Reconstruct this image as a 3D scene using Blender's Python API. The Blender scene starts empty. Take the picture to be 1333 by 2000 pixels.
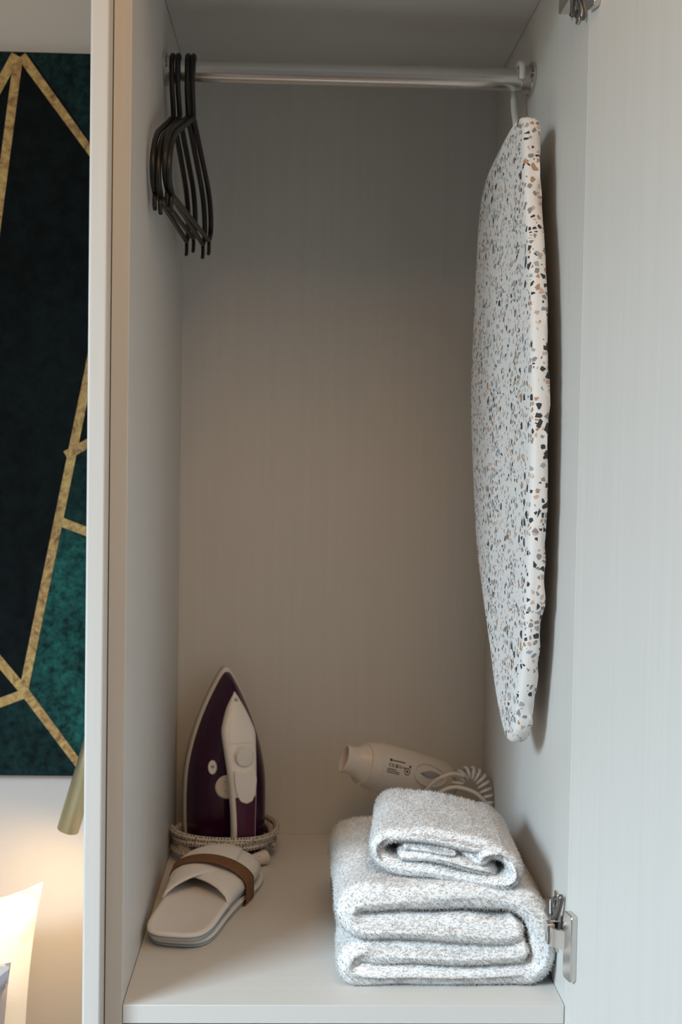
import bpy, bmesh, math, random
import numpy as np
from mathutils import Matrix, Vector, noise

random.seed(7)
RNG = np.random.default_rng(11)
SC = bpy.context.scene
COL = SC.collection
pi = math.pi

# ------------------------------------------------------------------ camera
def make_camera():
    yaw, pitch, roll = 0.0361015, 0.0427646, 0.0171834
    fwd = Vector((math.sin(yaw)*math.cos(pitch), math.cos(yaw)*math.cos(pitch), -math.sin(pitch)))
    right = Vector((math.cos(yaw), -math.sin(yaw), 0))
    up = right.cross(fwd)
    r2 = right*math.cos(roll) + up*math.sin(roll)
    u2 = up*math.cos(roll) - right*math.sin(roll)
    cd = bpy.data.cameras.new('camera')
    cam = bpy.data.objects.new('camera', cd); COL.objects.link(cam)
    m = Matrix((r2, u2, -fwd)).transposed().to_4x4()
    m.translation = Vector((0.151115, -1.192553, 0.509008))
    cam.matrix_world = m
    cd.sensor_fit = 'HORIZONTAL'; cd.sensor_width = 14.9
    cd.lens = 2557.62/1333*14.9
    cd.clip_start = 0.02; cd.clip_end = 50
    cd.dof.use_dof = True
    cd.dof.focus_distance = 1.30
    cd.dof.aperture_fstop = 5.0
    SC.camera = cam
make_camera()

# ------------------------------------------------------------------ world, lights, exposure
w = bpy.data.worlds.new('world'); SC.world = w; w.use_nodes = True
w.node_tree.nodes['Background'].inputs[0].default_value = (1.0, 0.98, 0.94, 1)
w.node_tree.nodes['Background'].inputs[1].default_value = 0.12

def area_light(name, loc, target, sx, sy, power, col, spread=180):
    ld = bpy.data.lights.new(name, 'AREA'); ld.shape = 'RECTANGLE'
    ld.size = sx; ld.size_y = sy; ld.energy = power; ld.color = col
    ld.spread = math.radians(spread)
    o = bpy.data.objects.new(name, ld); COL.objects.link(o)
    o.location = loc
    o.rotation_euler = (Vector(target)-Vector(loc)).to_track_quat('-Z', 'Y').to_euler()
    return o
# daylight through the room's window, in front of the wardrobe and to its left:
# blue sky light slanting down, and the paler light off the ground and curtains outside
area_light('window_skylight', (-1.75, -1.60, 1.30), (0.35, -0.2, -0.55), 0.8, 0.7, 12.8, (0.64, 0.835, 1.0), 62)
area_light('window_daylight', (-1.75, -1.60, 1.00), (0.35, 0.0, 0.10), 0.9, 1.1, 7.6, (1.0, 0.965, 0.78), 140)
# warm ceiling lamp of the room
area_light('ceiling_lamp', (0.28, -0.90, 1.55), (0.28, -0.90, 0.0), 0.7, 0.7, 7.6, (1.0, 0.587, 0.262))

SC.view_settings.view_transform = 'Standard'
SC.view_settings.look = 'None'
SC.view_settings.gamma = 1.0
SC.view_settings.use_curve_mapping = False
SC.view_settings.exposure = 0.0

# ------------------------------------------------------------------ materials
def new_mat(name):
    m = bpy.data.materials.new(name); m.use_nodes = True
    nt = m.node_tree; b = nt.nodes['Principled BSDF']
    return m, nt, b
def plain(name, col, rough=0.5, metal=0.0, **kw):
    m, nt, b = new_mat(name)
    b.inputs['Base Color'].default_value = (*col, 1)
    b.inputs['Roughness'].default_value = rough
    b.inputs['Metallic'].default_value = metal
    for k, v in kw.items(): b.inputs[k].default_value = v
    return m
def objcoord(nt, scale):
    tc = nt.nodes.new('ShaderNodeTexCoord'); mp = nt.nodes.new('ShaderNodeMapping')
    mp.inputs['Scale'].default_value = scale
    nt.links.new(tc.outputs['Object'], mp.inputs[0]); return mp.outputs[0]
def noise_n(nt, vec, scale, detail=4, rough=0.55, dist=0.0):
    n = nt.nodes.new('ShaderNodeTexNoise'); n.inputs['Scale'].default_value = scale
    n.inputs['Detail'].default_value = detail; n.inputs['Roughness'].default_value = rough
    n.inputs['Distortion'].default_value = dist
    nt.links.new(vec, n.inputs['Vector']); return n.outputs['Fac']
def ramp(nt, fac, stops, interp='LINEAR'):
    r = nt.nodes.new('ShaderNodeValToRGB'); r.color_ramp.interpolation = interp
    e = r.color_ramp.elements
    while len(e) < len(stops): e.new(0.5)
    for i, (p, c) in enumerate(stops):
        e[i].position = p; e[i].color = (*c, 1) if len(c) == 3 else c
    nt.links.new(fac, r.inputs[0]); return r.outputs[0]
def bump(nt, b, h, strength, dist=0.001):
    n = nt.nodes.new('ShaderNodeBump'); n.inputs['Strength'].default_value = strength
    n.inputs['Distance'].default_value = dist
    nt.links.new(h, n.inputs['Height']); nt.links.new(n.outputs[0], b.inputs['Normal'])
def mixc(nt, fac, a, c2):
    n = nt.nodes.new('ShaderNodeMix'); n.data_type = 'RGBA'
    for s, v in ((n.inputs[0], fac), (n.inputs[6], a), (n.inputs[7], c2)):
        if isinstance(v, (tuple, list)): s.default_value = (*v, 1)
        elif isinstance(v, (int, float)): s.default_value = v
        else: nt.links.new(v, s)
    return n.outputs[2]
def math_n(nt, op, a, c2=0.0):
    n = nt.nodes.new('ShaderNodeMath'); n.operation = op
    for s, v in ((n.inputs[0], a), (n.inputs[1], c2)):
        if isinstance(v, (int, float)): s.default_value = v
        else: nt.links.new(v, s)
    return n.outputs[0]

BOARD = (0.68, 0.665, 0.635)
def melamine(name, scale):
    """off-white melamine with an embossed ash grain running along the unstretched axis"""
    m, nt, b = new_mat(name)
    v = objcoord(nt, scale)
    f1 = noise_n(nt, v, 1.0, 5, 0.6, 0.25)
    f2 = noise_n(nt, v, 3.7, 3, 0.6)
    lo = tuple(c*0.982 for c in BOARD); hi = tuple(min(1, c*1.02) for c in BOARD)
    nt.links.new(ramp(nt, f1, [(0.36, lo), (0.5, BOARD), (0.66, hi)]), b.inputs['Base Color'])
    h = math_n(nt, 'ADD', f1, math_n(nt, 'MULTIPLY', f2, 0.6))
    bump(nt, b, h, 0.10, 0.0006)
    b.inputs['Roughness'].default_value = 0.48
    b.inputs['Specular IOR Level'].default_value = 0.35
    return m
MAT = {}
MAT['wood_v'] = melamine('melamine_vertical_grain', (120, 120, 2.6))
MAT['wood_h'] = melamine('melamine_horizontal_grain', (2.6, 120, 120))
MAT['edge'] = plain('edge_band', (0.69, 0.675, 0.65), 0.45)
MAT['gap'] = plain('dark_gap', (0.05, 0.045, 0.05), 0.8)
MAT['chrome'] = plain('brushed_chrome', (0.78, 0.77, 0.76), 0.24, 1.0)
MAT['nickel'] = plain('nickel', (0.66, 0.64, 0.61), 0.24, 1.0)
MAT['steel_dark'] = plain('dark_steel', (0.20, 0.19, 0.18), 0.35, 0.9)
MAT['black_plastic'] = plain('black_plastic', (0.010, 0.0095, 0.009), 0.42)
MAT['white_wire'] = plain('white_coated_wire', (0.80, 0.79, 0.77), 0.35)
MAT['white_plastic'] = plain('white_plastic', (0.86, 0.84, 0.82), 0.32)
MAT['cream_plastic'] = plain('cream_plastic', (0.75, 0.69, 0.63), 0.35)
MAT['grey_plastic'] = plain('grey_plastic', (0.36, 0.35, 0.36), 0.35)
MAT['purple'] = plain('dark_purple_plastic', (0.034, 0.004, 0.030), 0.12)
MAT['purple_handle'] = plain('plum_handle', (0.075, 0.012, 0.045), 0.35)
MAT['sole'] = plain('iron_soleplate', (0.42, 0.43, 0.42), 0.3, 0.8)
MAT['print'] = plain('dark_print', (0.05, 0.045, 0.045), 0.7)
MAT['wall'] = plain('wall_paint', (0.63, 0.605, 0.60), 0.85)
MAT['ceil'] = plain('ceiling_paint', (0.75, 0.73, 0.70), 0.9)
MAT['brass'] = plain('brushed_brass', (0.50, 0.43, 0.26), 0.42, 0.85)
MAT['slip_sole'] = plain('slipper_sole', (0.80, 0.77, 0.75), 0.8)
MAT['slip_gap_shade'] = plain('slipper_gap_shade', (0.40, 0.45, 0.47), 0.7)  # bluish grey on the outsoles paints in the shaded gap between the stacked soles

def fabric(name, col, scale, strength, sheen=0.3, rough=0.95):
    m, nt, b = new_mat(name)
    v = objcoord(nt, (1, 1, 1)); f = noise_n(nt, v, scale, 3, 0.6)
    nt.links.new(ramp(nt, f, [(0.3, tuple(c*0.93 for c in col)), (0.7, col)]), b.inputs['Base Color'])
    bump(nt, b, f, strength, 0.002)
    b.inputs['Roughness'].default_value = rough
    b.inputs['Sheen Weight'].default_value = sheen
    return m
MAT['terry'] = fabric('white_terry', (0.94, 0.935, 0.93), 560, 0.35)
MAT['slip_cloth'] = fabric('slipper_cloth', (0.84, 0.815, 0.795), 900, 0.15)
MAT['pillow'] = fabric('pillow_cotton', (0.86, 0.85, 0.83), 600, 0.1)
MAT['mattress'] = fabric('mattress_cotton', (0.8, 0.79, 0.77), 500, 0.1)

def kraft():
    m, nt, b = new_mat('kraft_paper')
    f = noise_n(nt, objcoord(nt, (1, 1, 1)), 300, 4)
    nt.links.new(ramp(nt, f, [(0.3, (0.165, 0.075, 0.030)), (0.7, (0.22, 0.105, 0.046))]), b.inputs['Base Color'])
    b.inputs['Roughness'].default_value = 0.75
    return m
MAT['kraft'] = kraft()

def wood_floor():
    m, nt, b = new_mat('oak_floor')
    f = noise_n(nt, objcoord(nt, (2, 30, 30)), 1.0, 5)
    nt.links.new(ramp(nt, f, [(0.3, (0.22, 0.13, 0.07)), (0.7, (0.36, 0.23, 0.13))]), b.inputs['Base Color'])
    b.inputs['Roughness'].default_value = 0.4
    return m
MAT['oak'] = wood_floor()

def terrazzo():
    m, nt, b = new_mat('terrazzo_print_cotton')
    v = objcoord(nt, (1, 1, 1))
    # warp a little so the chips are not straight-edged
    col = None
    cur = (0.80, 0.785, 0.775)
    def layer(cur, scale, inset, thr, seedoff, stops):
        mp = nt.nodes.new('ShaderNodeMapping'); mp.inputs['Location'].default_value = (seedoff, seedoff*0.7, seedoff*1.3)
        nt.links.new(v, mp.inputs[0])
        a = nt.nodes.new('ShaderNodeTexVoronoi'); a.feature = 'F1'; a.inputs['Scale'].default_value = scale
        e = nt.nodes.new('ShaderNodeTexVoronoi'); e.feature = 'DISTANCE_TO_EDGE'; e.inputs['Scale'].default_value = scale
        nt.links.new(mp.outputs[0], a.inputs['Vector']); nt.links.new(mp.outputs[0], e.inputs['Vector'])
        sep = nt.nodes.new('ShaderNodeSeparateColor'); nt.links.new(a.outputs['Color'], sep.inputs[0])
        inside = math_n(nt, 'GREATER_THAN', e.outputs['Distance'], math_n(nt, 'ADD', math_n(nt, 'MULTIPLY', sep.outputs[2], 0.10), inset))
        pick = math_n(nt, 'LESS_THAN', sep.outputs[0], thr)
        msk = math_n(nt, 'MULTIPLY', inside, pick)
        c = ramp(nt, sep.outputs[1], stops, 'CONSTANT')
        return mixc(nt, msk, cur, c)
    dark = (0.045, 0.045, 0.05); grey = (0.27, 0.27, 0.27); tan = (0.46, 0.27, 0.17); pink = (0.60, 0.44, 0.37); blue = (0.36, 0.40, 0.41)
    cur = layer(cur, 185, 0.10, 0.50, 0.31, [(0, dark), (0.30, grey), (0.50, pink), (0.72, blue), (0.85, tan)])
    cur = layer(cur, 105, 0.16, 0.30, 1.7, [(0, dark), (0.40, grey), (0.62, tan), (0.82, blue)])
    nt.links.new(cur, b.inputs['Base Color'])
    f = noise_n(nt, v, 700, 2); bump(nt, b, f, 0.06, 0.001)
    b.inputs['Roughness'].default_value = 0.8
    return m
MAT['terrazzo'] = terrazzo()

def braid():
    m, nt, b = new_mat('braided_cord')
    tc = nt.nodes.new('ShaderNodeTexCoord'); mp = nt.nodes.new('ShaderNodeMapping')
    nt.links.new(tc.outputs['UV'], mp.inputs[0])
    ck = nt.nodes.new('ShaderNodeTexVoronoi'); ck.voronoi_dimensions = '2D'
    ck.inputs['Scale'].default_value = 1.0; ck.inputs['Randomness'].default_value = 0.35
    mp.inputs['Scale'].default_value = (260, 6, 1); mp.inputs['Rotation'].default_value = (0, 0, 0.0)
    nt.links.new(mp.outputs[0], ck.inputs['Vector'])
    nt.links.new(ramp(nt, ck.outputs['Distance'], [(0.0, (0.10, 0.095, 0.09)), (0.26, (0.12, 0.11, 0.10)), (0.34, (0.60, 0.56, 0.50)), (1, (0.66, 0.62, 0.56))]), b.inputs['Base Color'])
    bump(nt, b, ck.outputs['Distance'], 0.4, 0.001)
    b.inputs['Roughness'].default_value = 0.75
    return m
MAT['braid'] = braid()

def gold():
    m, nt, b = new_mat('gold_leaf_print')
    f = noise_n(nt, objcoord(nt, (1, 1, 1)), 75, 6, 0.7, 1.2)
    nt.links.new(ramp(nt, f, [(0.34, (0.16, 0.075, 0.03)), (0.46, (0.42, 0.25, 0.09)), (0.62, (0.62, 0.44, 0.16))]), b.inputs['Base Color'])
    b.inputs['Roughness'].default_value = 0.55
    return m
MAT['gold'] = gold()
def teal(name, a, c, sc):
    m, nt, b = new_mat(name)
    v = objcoord(nt, (1, 1, 1))
    f = math_n(nt, 'MULTIPLY', noise_n(nt, v, sc, 6, 0.75), math_n(nt, 'ADD', noise_n(nt, v, sc*0.12, 3), 0.5))
    nt.links.new(ramp(nt, f, [(0.36, a), (0.72, c)]), b.inputs['Base Color'])
    b.inputs['Roughness'].default_value = 0.8; b.inputs['Specular IOR Level'].default_value = 0.12
    return m
MAT['teal_black'] = teal('print_black_teal', (0.003, 0.0045, 0.0055), (0.007, 0.014, 0.016), 40)
MAT['teal_dark'] = teal('print_dark_teal', (0.004, 0.010, 0.012), (0.015, 0.055, 0.055), 90)
MAT['teal_mid'] = teal('print_mid_teal', (0.006, 0.020, 0.022), (0.024, 0.15, 0.13), 110)

def cushion_print():
    m, nt, b = new_mat('cushion_print')
    f = noise_n(nt, objcoord(nt, (1, 1, 1)), 14, 2)
    nt.links.new(ramp(nt, f, [(0.0, (0.72, 0.66, 0.62)), (0.47, (0.38, 0.36, 0.40)), (0.60, (0.75, 0.68, 0.62))], 'CONSTANT'), b.inputs['Base Color'])
    b.inputs['Roughness'].default_value = 0.9
    return m
MAT['cushion'] = cushion_print()
def emit(name, col, s):
    m, nt, b = new_mat(name)
    b.inputs['Emission Color'].default_value = (*col, 1); b.inputs['Emission Strength'].default_value = s
    return m
MAT['bulb'] = emit('lamp_led', (1, 0.65, 0.3), 8)

# ------------------------------------------------------------------ mesh helpers
class MB:
    def __init__(s): s.v = []; s.f = []; s.uv = {}
    def add(s, vs, fs):
        n = len(s.v); s.v += [tuple(p) for p in vs]; s.f += [tuple(i+n for i in f) for f in fs]; return n
    def box(s, a, b):
        x0, y0, z0 = a; x1, y1, z1 = b
        s.add([(x0,y0,z0),(x1,y0,z0),(x1,y1,z0),(x0,y1,z0),(x0,y0,z1),(x1,y0,z1),(x1,y1,z1),(x0,y1,z1)],
              [(0,3,2,1),(4,5,6,7),(0,1,5,4),(1,2,6,5),(2,3,7,6),(3,0,4,7)])
        return s
    def obox(s, c, ax, ay, az):
        """box from centre and three half-axis vectors"""
        c, ax, ay, az = map(Vector, (c, ax, ay, az)); vs = []
        for k in (-1, 1):
            for i, j in ((-1,-1),(1,-1),(1,1),(-1,1)): vs.append(c+ax*i+ay*j+az*k)
        s.add(vs, [(0,3,2,1),(4,5,6,7),(0,1,5,4),(1,2,6,5),(2,3,7,6),(3,0,4,7)]); return s
    def rings(s, rings, cap0=True, cap1=True, closed=True):
        n = len(rings[0]); vs = [p for r in rings for p in r]; fs = []
        for k in range(len(rings)-1):
            for i in range(n if closed else n-1):
                j = (i+1) % n
                fs.append((k*n+i, k*n+j, (k+1)*n+j, (k+1)*n+i))
        if cap0: fs.append(tuple(reversed(range(n))))
        if cap1: fs.append(tuple((len(rings)-1)*n+i for i in range(n)))
        s.add(vs, fs); return s
    def tube(s, pts, r, seg=10, closed=False, uv=False, flat=1.0, caps=True):
        pts = [Vector(p) for p in pts]; n = len(pts)
        rad = r if isinstance(r, (list, tuple)) else [r]*n
        rings = []; prev = None; L = 0; base = len(s.f)
        us = [0.0]
        for i in range(n):
            if closed: t = (pts[(i+1) % n]-pts[i-1])
            else: t = pts[min(i+1, n-1)]-pts[max(i-1, 0)]
            t.normalize()
            if prev is None:
                a = Vector((0, 0, 1)) if abs(t.z) < 0.9 else Vector((1, 0, 0))
                u = t.cross(a).normalized()
            else:
                u = (prev - t*prev.dot(t)).normalized()
            prev = u; v = t.cross(u)
            rings.append([pts[i] + (u*math.cos(q)*flat+v*math.sin(q))*rad[i] for q in [2*pi*k/seg for k in range(seg)]])
            if i: L += (pts[i]-pts[i-1]).length; us.append(L)
        if closed: rings.append(rings[0]); us.append(L+(pts[0]-pts[-1]).length)
        s.rings(rings, not closed and caps, not closed and caps)
        if uv:
            for k in range(len(rings)-1):
                for i in range(seg):
                    s.uv[base+k*seg+i] = [(us[k], i/seg), (us[k], (i+1)/seg), (us[k+1], (i+1)/seg), (us[k+1], i/seg)]
        return s
    def lathe(s, o, axis, prof, seg=28, cap0=True, cap1=True, sx=1.0):
        """prof: list of (distance along axis, radius)"""
        o = Vector(o); t = Vector(axis).normalized()
        a = Vector((0, 0, 1)) if abs(t.z) < 0.9 else Vector((1, 0, 0))
        u = t.cross(a).normalized(); v = t.cross(u)
        s.rings([[o+t*d+(u*math.cos(q)*sx+v*math.sin(q))*r for q in [2*pi*k/seg for k in range(seg)]] for d, r in prof], cap0, cap1)
        return s
    def prism(s, poly, h0, h1, fn):
        """poly: 2-D points; fn(a,b,h) -> 3-D"""
        s.rings([[fn(a, b, h0) for a, b in poly], [fn(a, b, h1) for a, b in poly]]); return s
    def build(s, name, mat, parent=None, smooth=False, bevel=0, world=True, sub=0, seg=2, angle=None):
        me = bpy.data.meshes.new(name)
        vs = s.v
        if parent is not None and world:
            inv = WM[parent.name].inverted(); vs = [inv @ Vector(p) for p in s.v]
        me.from_pydata([tuple(p) for p in vs], [], s.f)
        if s.uv:
            ul = me.uv_layers.new(name='uv')
            for fi, uvs in s.uv.items():
                p = me.polygons[fi]
                for li, q in zip(p.loop_indices, uvs): ul.data[li].uv = q
        bm = bmesh.new(); bm.from_mesh(me)
        bmesh.ops.recalc_face_normals(bm, faces=bm.faces); bm.to_mesh(me); bm.free()
        me.materials.append(MAT[mat])
        o = bpy.data.objects.new(name, me); COL.objects.link(o)
        if parent is not None:
            o.parent = parent; WM[o.name] = WM[parent.name].copy()
        else: WM[o.name] = Matrix.Identity(4)
        if smooth:
            for p in me.polygons: p.use_smooth = True
            if angle is not None:
                me.set_sharp_from_angle(angle=math.radians(angle))
        if bevel:
            bv = o.modifiers.new('bevel', 'BEVEL'); bv.width = bevel; bv.segments = seg; bv.limit_method = 'ANGLE'
            bv.angle_limit = math.radians(40)
            for p in me.polygons: p.use_smooth = True
            me.set_sharp_from_angle(angle=math.radians(40))
        if sub:
            sm = o.modifiers.new('subdivision', 'SUBSURF'); sm.levels = sub; sm.render_levels = sub
        return o
WM = {}
def thing(name, label, cat, loc=(0, 0, 0), rot=(0, 0, 0), group=None):
    o = bpy.data.objects.new(name, None); COL.objects.link(o)
    o.empty_display_size = 0.03
    o.location = loc; o.rotation_euler = rot
    from mathutils import Euler
    WM[o.name] = Matrix.Translation(loc) @ Euler(rot).to_matrix().to_4x4()
    o['label'] = label; o['category'] = cat
    if group: o['group'] = group
    return o
def tag(o, label, cat, group=None):
    o['label'] = label; o['category'] = cat
    if group: o['group'] = group
    return o
def structure(o, label=None):
    o['kind'] = 'structure'
    if label: o['label'] = label
    return o
def spline(pts, n, closed=False):
    """Catmull-Rom resample"""
    P = [np.array(p, float) for p in pts]; m = len(P); out = []
    segs = m if closed else m-1
    for k in range(n):
        t = k/(n if closed else n-1)*segs; i = min(int(t), segs-1); f = t-i
        g = (lambda j: P[j % m]) if closed else (lambda j: P[max(0, min(m-1, j))])
        p0, p1, p2, p3 = g(i-1), g(i), g(i+1), g(i+2)
        out.append(tuple(0.5*((2*p1)+(p2-p0)*f+(2*p0-5*p1+4*p2-p3)*f*f+(3*p1-p0-3*p2+p3)*f**3)))
    return out
def nz(x, y, z, s=1.0): return noise.noise(Vector((x*s, y*s, z*s)))

# ------------------------------------------------------------------ room
W, H, D, T = 0.4113, 1.0085, 0.55, 0.016      # compartment: width, height, depth, board thickness
FL, CE = -0.95, 1.62                          # room floor and ceiling heights
WY = 0.572                                    # face of the wall behind the wardrobe
structure(MB().box((-2.6, WY, FL), (0.92, WY+0.12, CE)).build('wall_back', 'wall'), 'pale painted wall behind the bed and the wardrobe')
structure(MB().box((-2.6, -3.0, FL-0.1), (0.92, WY+0.12, FL)).build('floor', 'oak'), 'oak floor of the room below the wardrobe')
structure(MB().box((0.80, -3.0, FL), (0.92, WY, CE)).build('wall_right', 'wall'), 'painted side wall of the room to the right of the wardrobe')
structure(MB().box((-2.6, -3.0, CE), (0.92, WY+0.12, CE+0.1)).build('ceiling', 'ceil'), 'white painted ceiling of the room')

# ------------------------------------------------------------------ wardrobe
wd = thing('wardrobe', 'off-white wood-grain wardrobe standing open, its door swung out to the right', 'wardrobe', (0.2, 0.27, FL))
g = 0.0006
MB().box((-T, 0, FL), (0, D, H+0.02)).build('side_panel', 'wood_v', wd, bevel=0.0006)
MB().box((W, 0, FL), (W+T, D, H+0.02)).build('side_panel', 'wood_v', wd, bevel=0.0006)
MB().box((-T, D, FL), (W+T, D+0.008, H+0.02)).build('back_panel', 'wood_v', wd)
MB().box((g, 0.001, H), (W-g, D-g, H+T)).build('top_panel', 'wood_h', wd)
sh = MB().box((g, 0.0012, -T-0.0012), (W-g, D-g, 0)).build('shelf', 'wood_h', wd)
MB().box((g, 0.0, -T-0.0012), (W-g, 0.0012, 0)).build('edge_band', 'edge', sh, bevel=0.0004)
MB().box((g, 0.004, -T*2-0.006), (W-g, D-g, -T-0.004)).build('divider_panel', 'wood_h', wd)
# end panel standing proud of the carcass by a door's thickness, with rounded front arrises
MB().box((-T-0.0175, -0.022, FL), (-T-0.0008, D+0.008, 1.2)).build('end_panel', 'wood_v', wd, bevel=0.0022, seg=3)
MB().box((-T, -0.0, H+0.021), (W+T, D, 1.2)).build('upper_fascia', 'wood_h', wd, bevel=0.0006)
# drawer fronts of the lower half
for z0, z1 in ((-0.36, -0.056), (-0.66, -0.364), (-0.94, -0.664)):
    d_ = MB().box((-T+0.002, -0.02, z0), (W+T-0.002, -0.002, z1)).build('drawer_front', 'wood_v', wd, bevel=0.001)
    MB().box((W/2-0.06, -0.036, z1-0.045), (W/2+0.06, -0.0202, z1-0.035)).build('handle', 'nickel', d_, bevel=0.002)
# door, opened 100 degrees on its right-hand hinges
ang = math.radians(10.0)
dd = Vector((math.sin(ang), -math.cos(ang), 0)); dn = Vector((math.cos(ang), math.sin(ang), 0))
d0 = Vector((W-0.0003, -0.0012, 0))
DW, DZ0, DZ1 = 0.436, -0.052, 1.025
c = d0+dd*(DW/2)+dn*0.009+Vector((0, 0, (DZ0+DZ1)/2))
door = MB().obox(c, dd*(DW/2), dn*0.009, Vector((0, 0, (DZ1-DZ0)/2))).build('door', 'wood_v', wd, bevel=0.0008)

def rounded_rect(hw, hh, r, n=4):
    out = []
    for cx, cy, a0 in ((hw-r, hh-r, 0), (-hw+r, hh-r, pi/2), (-hw+r, -hh+r, pi), (hw-r, -hh+r, 1.5*pi)):
        for k in range(n+1):
            a = a0+pi/2*k/n; out.append((cx+r*math.cos(a), cy+r*math.sin(a)))
    return out
def hinge(zc, flip=1):
    Z = Vector((0, 0, 1)); I = Vector((-1, 0, 0))       # I points into the compartment
    # mounting plate screwed to the side panel
    h = MB().obox((W-0.002, 0.048, zc), (0.002, 0, 0), (0, 0.026, 0), (0, 0, 0.011)).build('hinge', 'nickel', wd, bevel=0.0008)
    for s in (-1, 1):
        MB().obox((W-0.0015, 0.040, zc+s*0.018), (0.0015, 0, 0), (0, 0.007, 0), (0, 0, 0.010)).build('mounting_wing', 'nickel', h, bevel=0.0008)
        MB().lathe((W-0.003, 0.040, zc+s*0.020), (-1, 0, 0), [(0, 0.004), (0.0015, 0.004), (0.002, 0.003)], 14).build('screw', 'steel_dark', h, smooth=True, angle=40)
    # channel arm
    a = MB()
    a.obox((W-0.013, 0.040, zc), (0.0012, 0, 0), (0, 0.032, 0), (0, 0, 0.010))
    for s in (-1, 1): a.obox((W-0.0085, 0.042, zc+s*0.0095), (0.0048, 0, 0), (0, 0.030, 0), (0, 0, 0.0008))
    a.build('hinge_arm', 'nickel', h, bevel=0.0006)
    # lever that clips the arm to the plate
    k = MB(); k.tube(spline([(W-0.009, 0.022, zc+0.008*flip), (W-0.007, 0.015, zc+0.014*flip), (W-0.005, 0.010, zc+0.025*flip), (W-0.0042, 0.0085, zc+0.036*flip)], 9), [0.0034, 0.0034, 0.003, 0.0028, 0.0026, 0.0024, 0.0026, 0.0030, 0.0018], 10)
    k.tube(spline([(W-0.010, 0.024, zc+0.009*flip), (W-0.010, 0.028, zc+0.020*flip), (W-0.009, 0.031, zc+0.026*flip)], 6), [0.0028, 0.0026, 0.0022, 0.0022, 0.0026, 0.0018], 8)
    k.build('clip_lever', 'steel_dark', h, smooth=True)
    # bent link running out to the door cup
    poly = spline([(W-0.0135, 0.012), (W-0.0140, 0.002), (W-0.0125, -0.0035), (W-0.0070, -0.0080), (W-0.0015, -0.0120), (W+0.0015, -0.0130)], 14)
    r0 = []; th = 0.0016
    top, bot = [], []
    for i, (x, y) in enumerate(poly):
        q0 = poly[max(0, i-1)]; q1 = poly[min(len(poly)-1, i+1)]
        tx, ty = q1[0]-q0[0], q1[1]-q0[1]; l = math.hypot(tx, ty); nx, ny = -ty/l*th, tx/l*th
        r0.append([(x+nx, y+ny, zc-0.0085), (x+nx, y+ny, zc+0.0085), (x-nx, y-ny, zc+0.0085), (x-nx, y-ny, zc-0.0085)])
    MB().rings(r0).build('link', 'nickel', h, smooth=True, angle=40)
    MB().obox((W-0.014, 0.010, zc), (0.0035, 0, 0), (0, 0.006, 0), (0, 0, 0.0098)).build('knuckle', 'nickel', h, bevel=0.001)
    # cup flange on the door
    cc = d0+dd*0.0160+Vector((0, 0, zc-0.003))
    fl = MB().prism(rounded_rect(0.0095, 0.031, 0.004), 0.0, 0.0060, lambda p, q, t: cc+dd*p+Z*q-dn*(t+0.0001))
    f_ = fl.build('cup_flange', 'nickel', h, bevel=0.0008)
    MB().lathe(cc-dn*0.0004-dd*0.0080-Z*0.008, -dn, [(0, 0.0062), (0.0024, 0.0060), (0.0026, 0.0050), (0.0006, 0.0048)], 24).build('hinge_cup', 'steel_dark', h, smooth=True, angle=40)
hinge(0.066, 1)
hinge(0.945, -1)

# clothes rail: tube and two end sockets
RY, RZ, RR = 0.290, 0.9345, 0.0125
rail = MB().lathe((0.004, RY, RZ), (1, 0, 0), [(0, RR), (W-0.008, RR)], 40).build('clothes_rail', 'chrome', wd, smooth=True, angle=40)
def socket(x, sgn):
    m = MB()
    pl = [(0.030*math.cos(a)*(1 if abs(math.cos(a)) < 0.9 else 1), 0.0175*math.sin(a)) for a in [2*pi*k/32 for k in range(32)]]
    m.prism(pl, 0, 0.003, lambda p, q, t: (x+sgn*t, RY+p, RZ+q+0.001))
    m.lathe((x+sgn*0.003, RY, RZ), (sgn, 0, 0), [(0, RR+0.003), (0.010, RR+0.0022), (0.0102, RR)], 36)
    o = m.build('rail_socket', 'nickel', rail, smooth=True, angle=35)
    for s in (-1, 1):
        MB().lathe((x+sgn*0.003, RY+s*0.023, RZ+0.001), (sgn, 0, 0), [(0, 0.0038), (0.0012, 0.003)], 14).build('socket_screw', 'steel_dark', rail, smooth=True, angle=40)
socket(0.0002, 1); socket(W-0.0002, -1)

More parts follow.
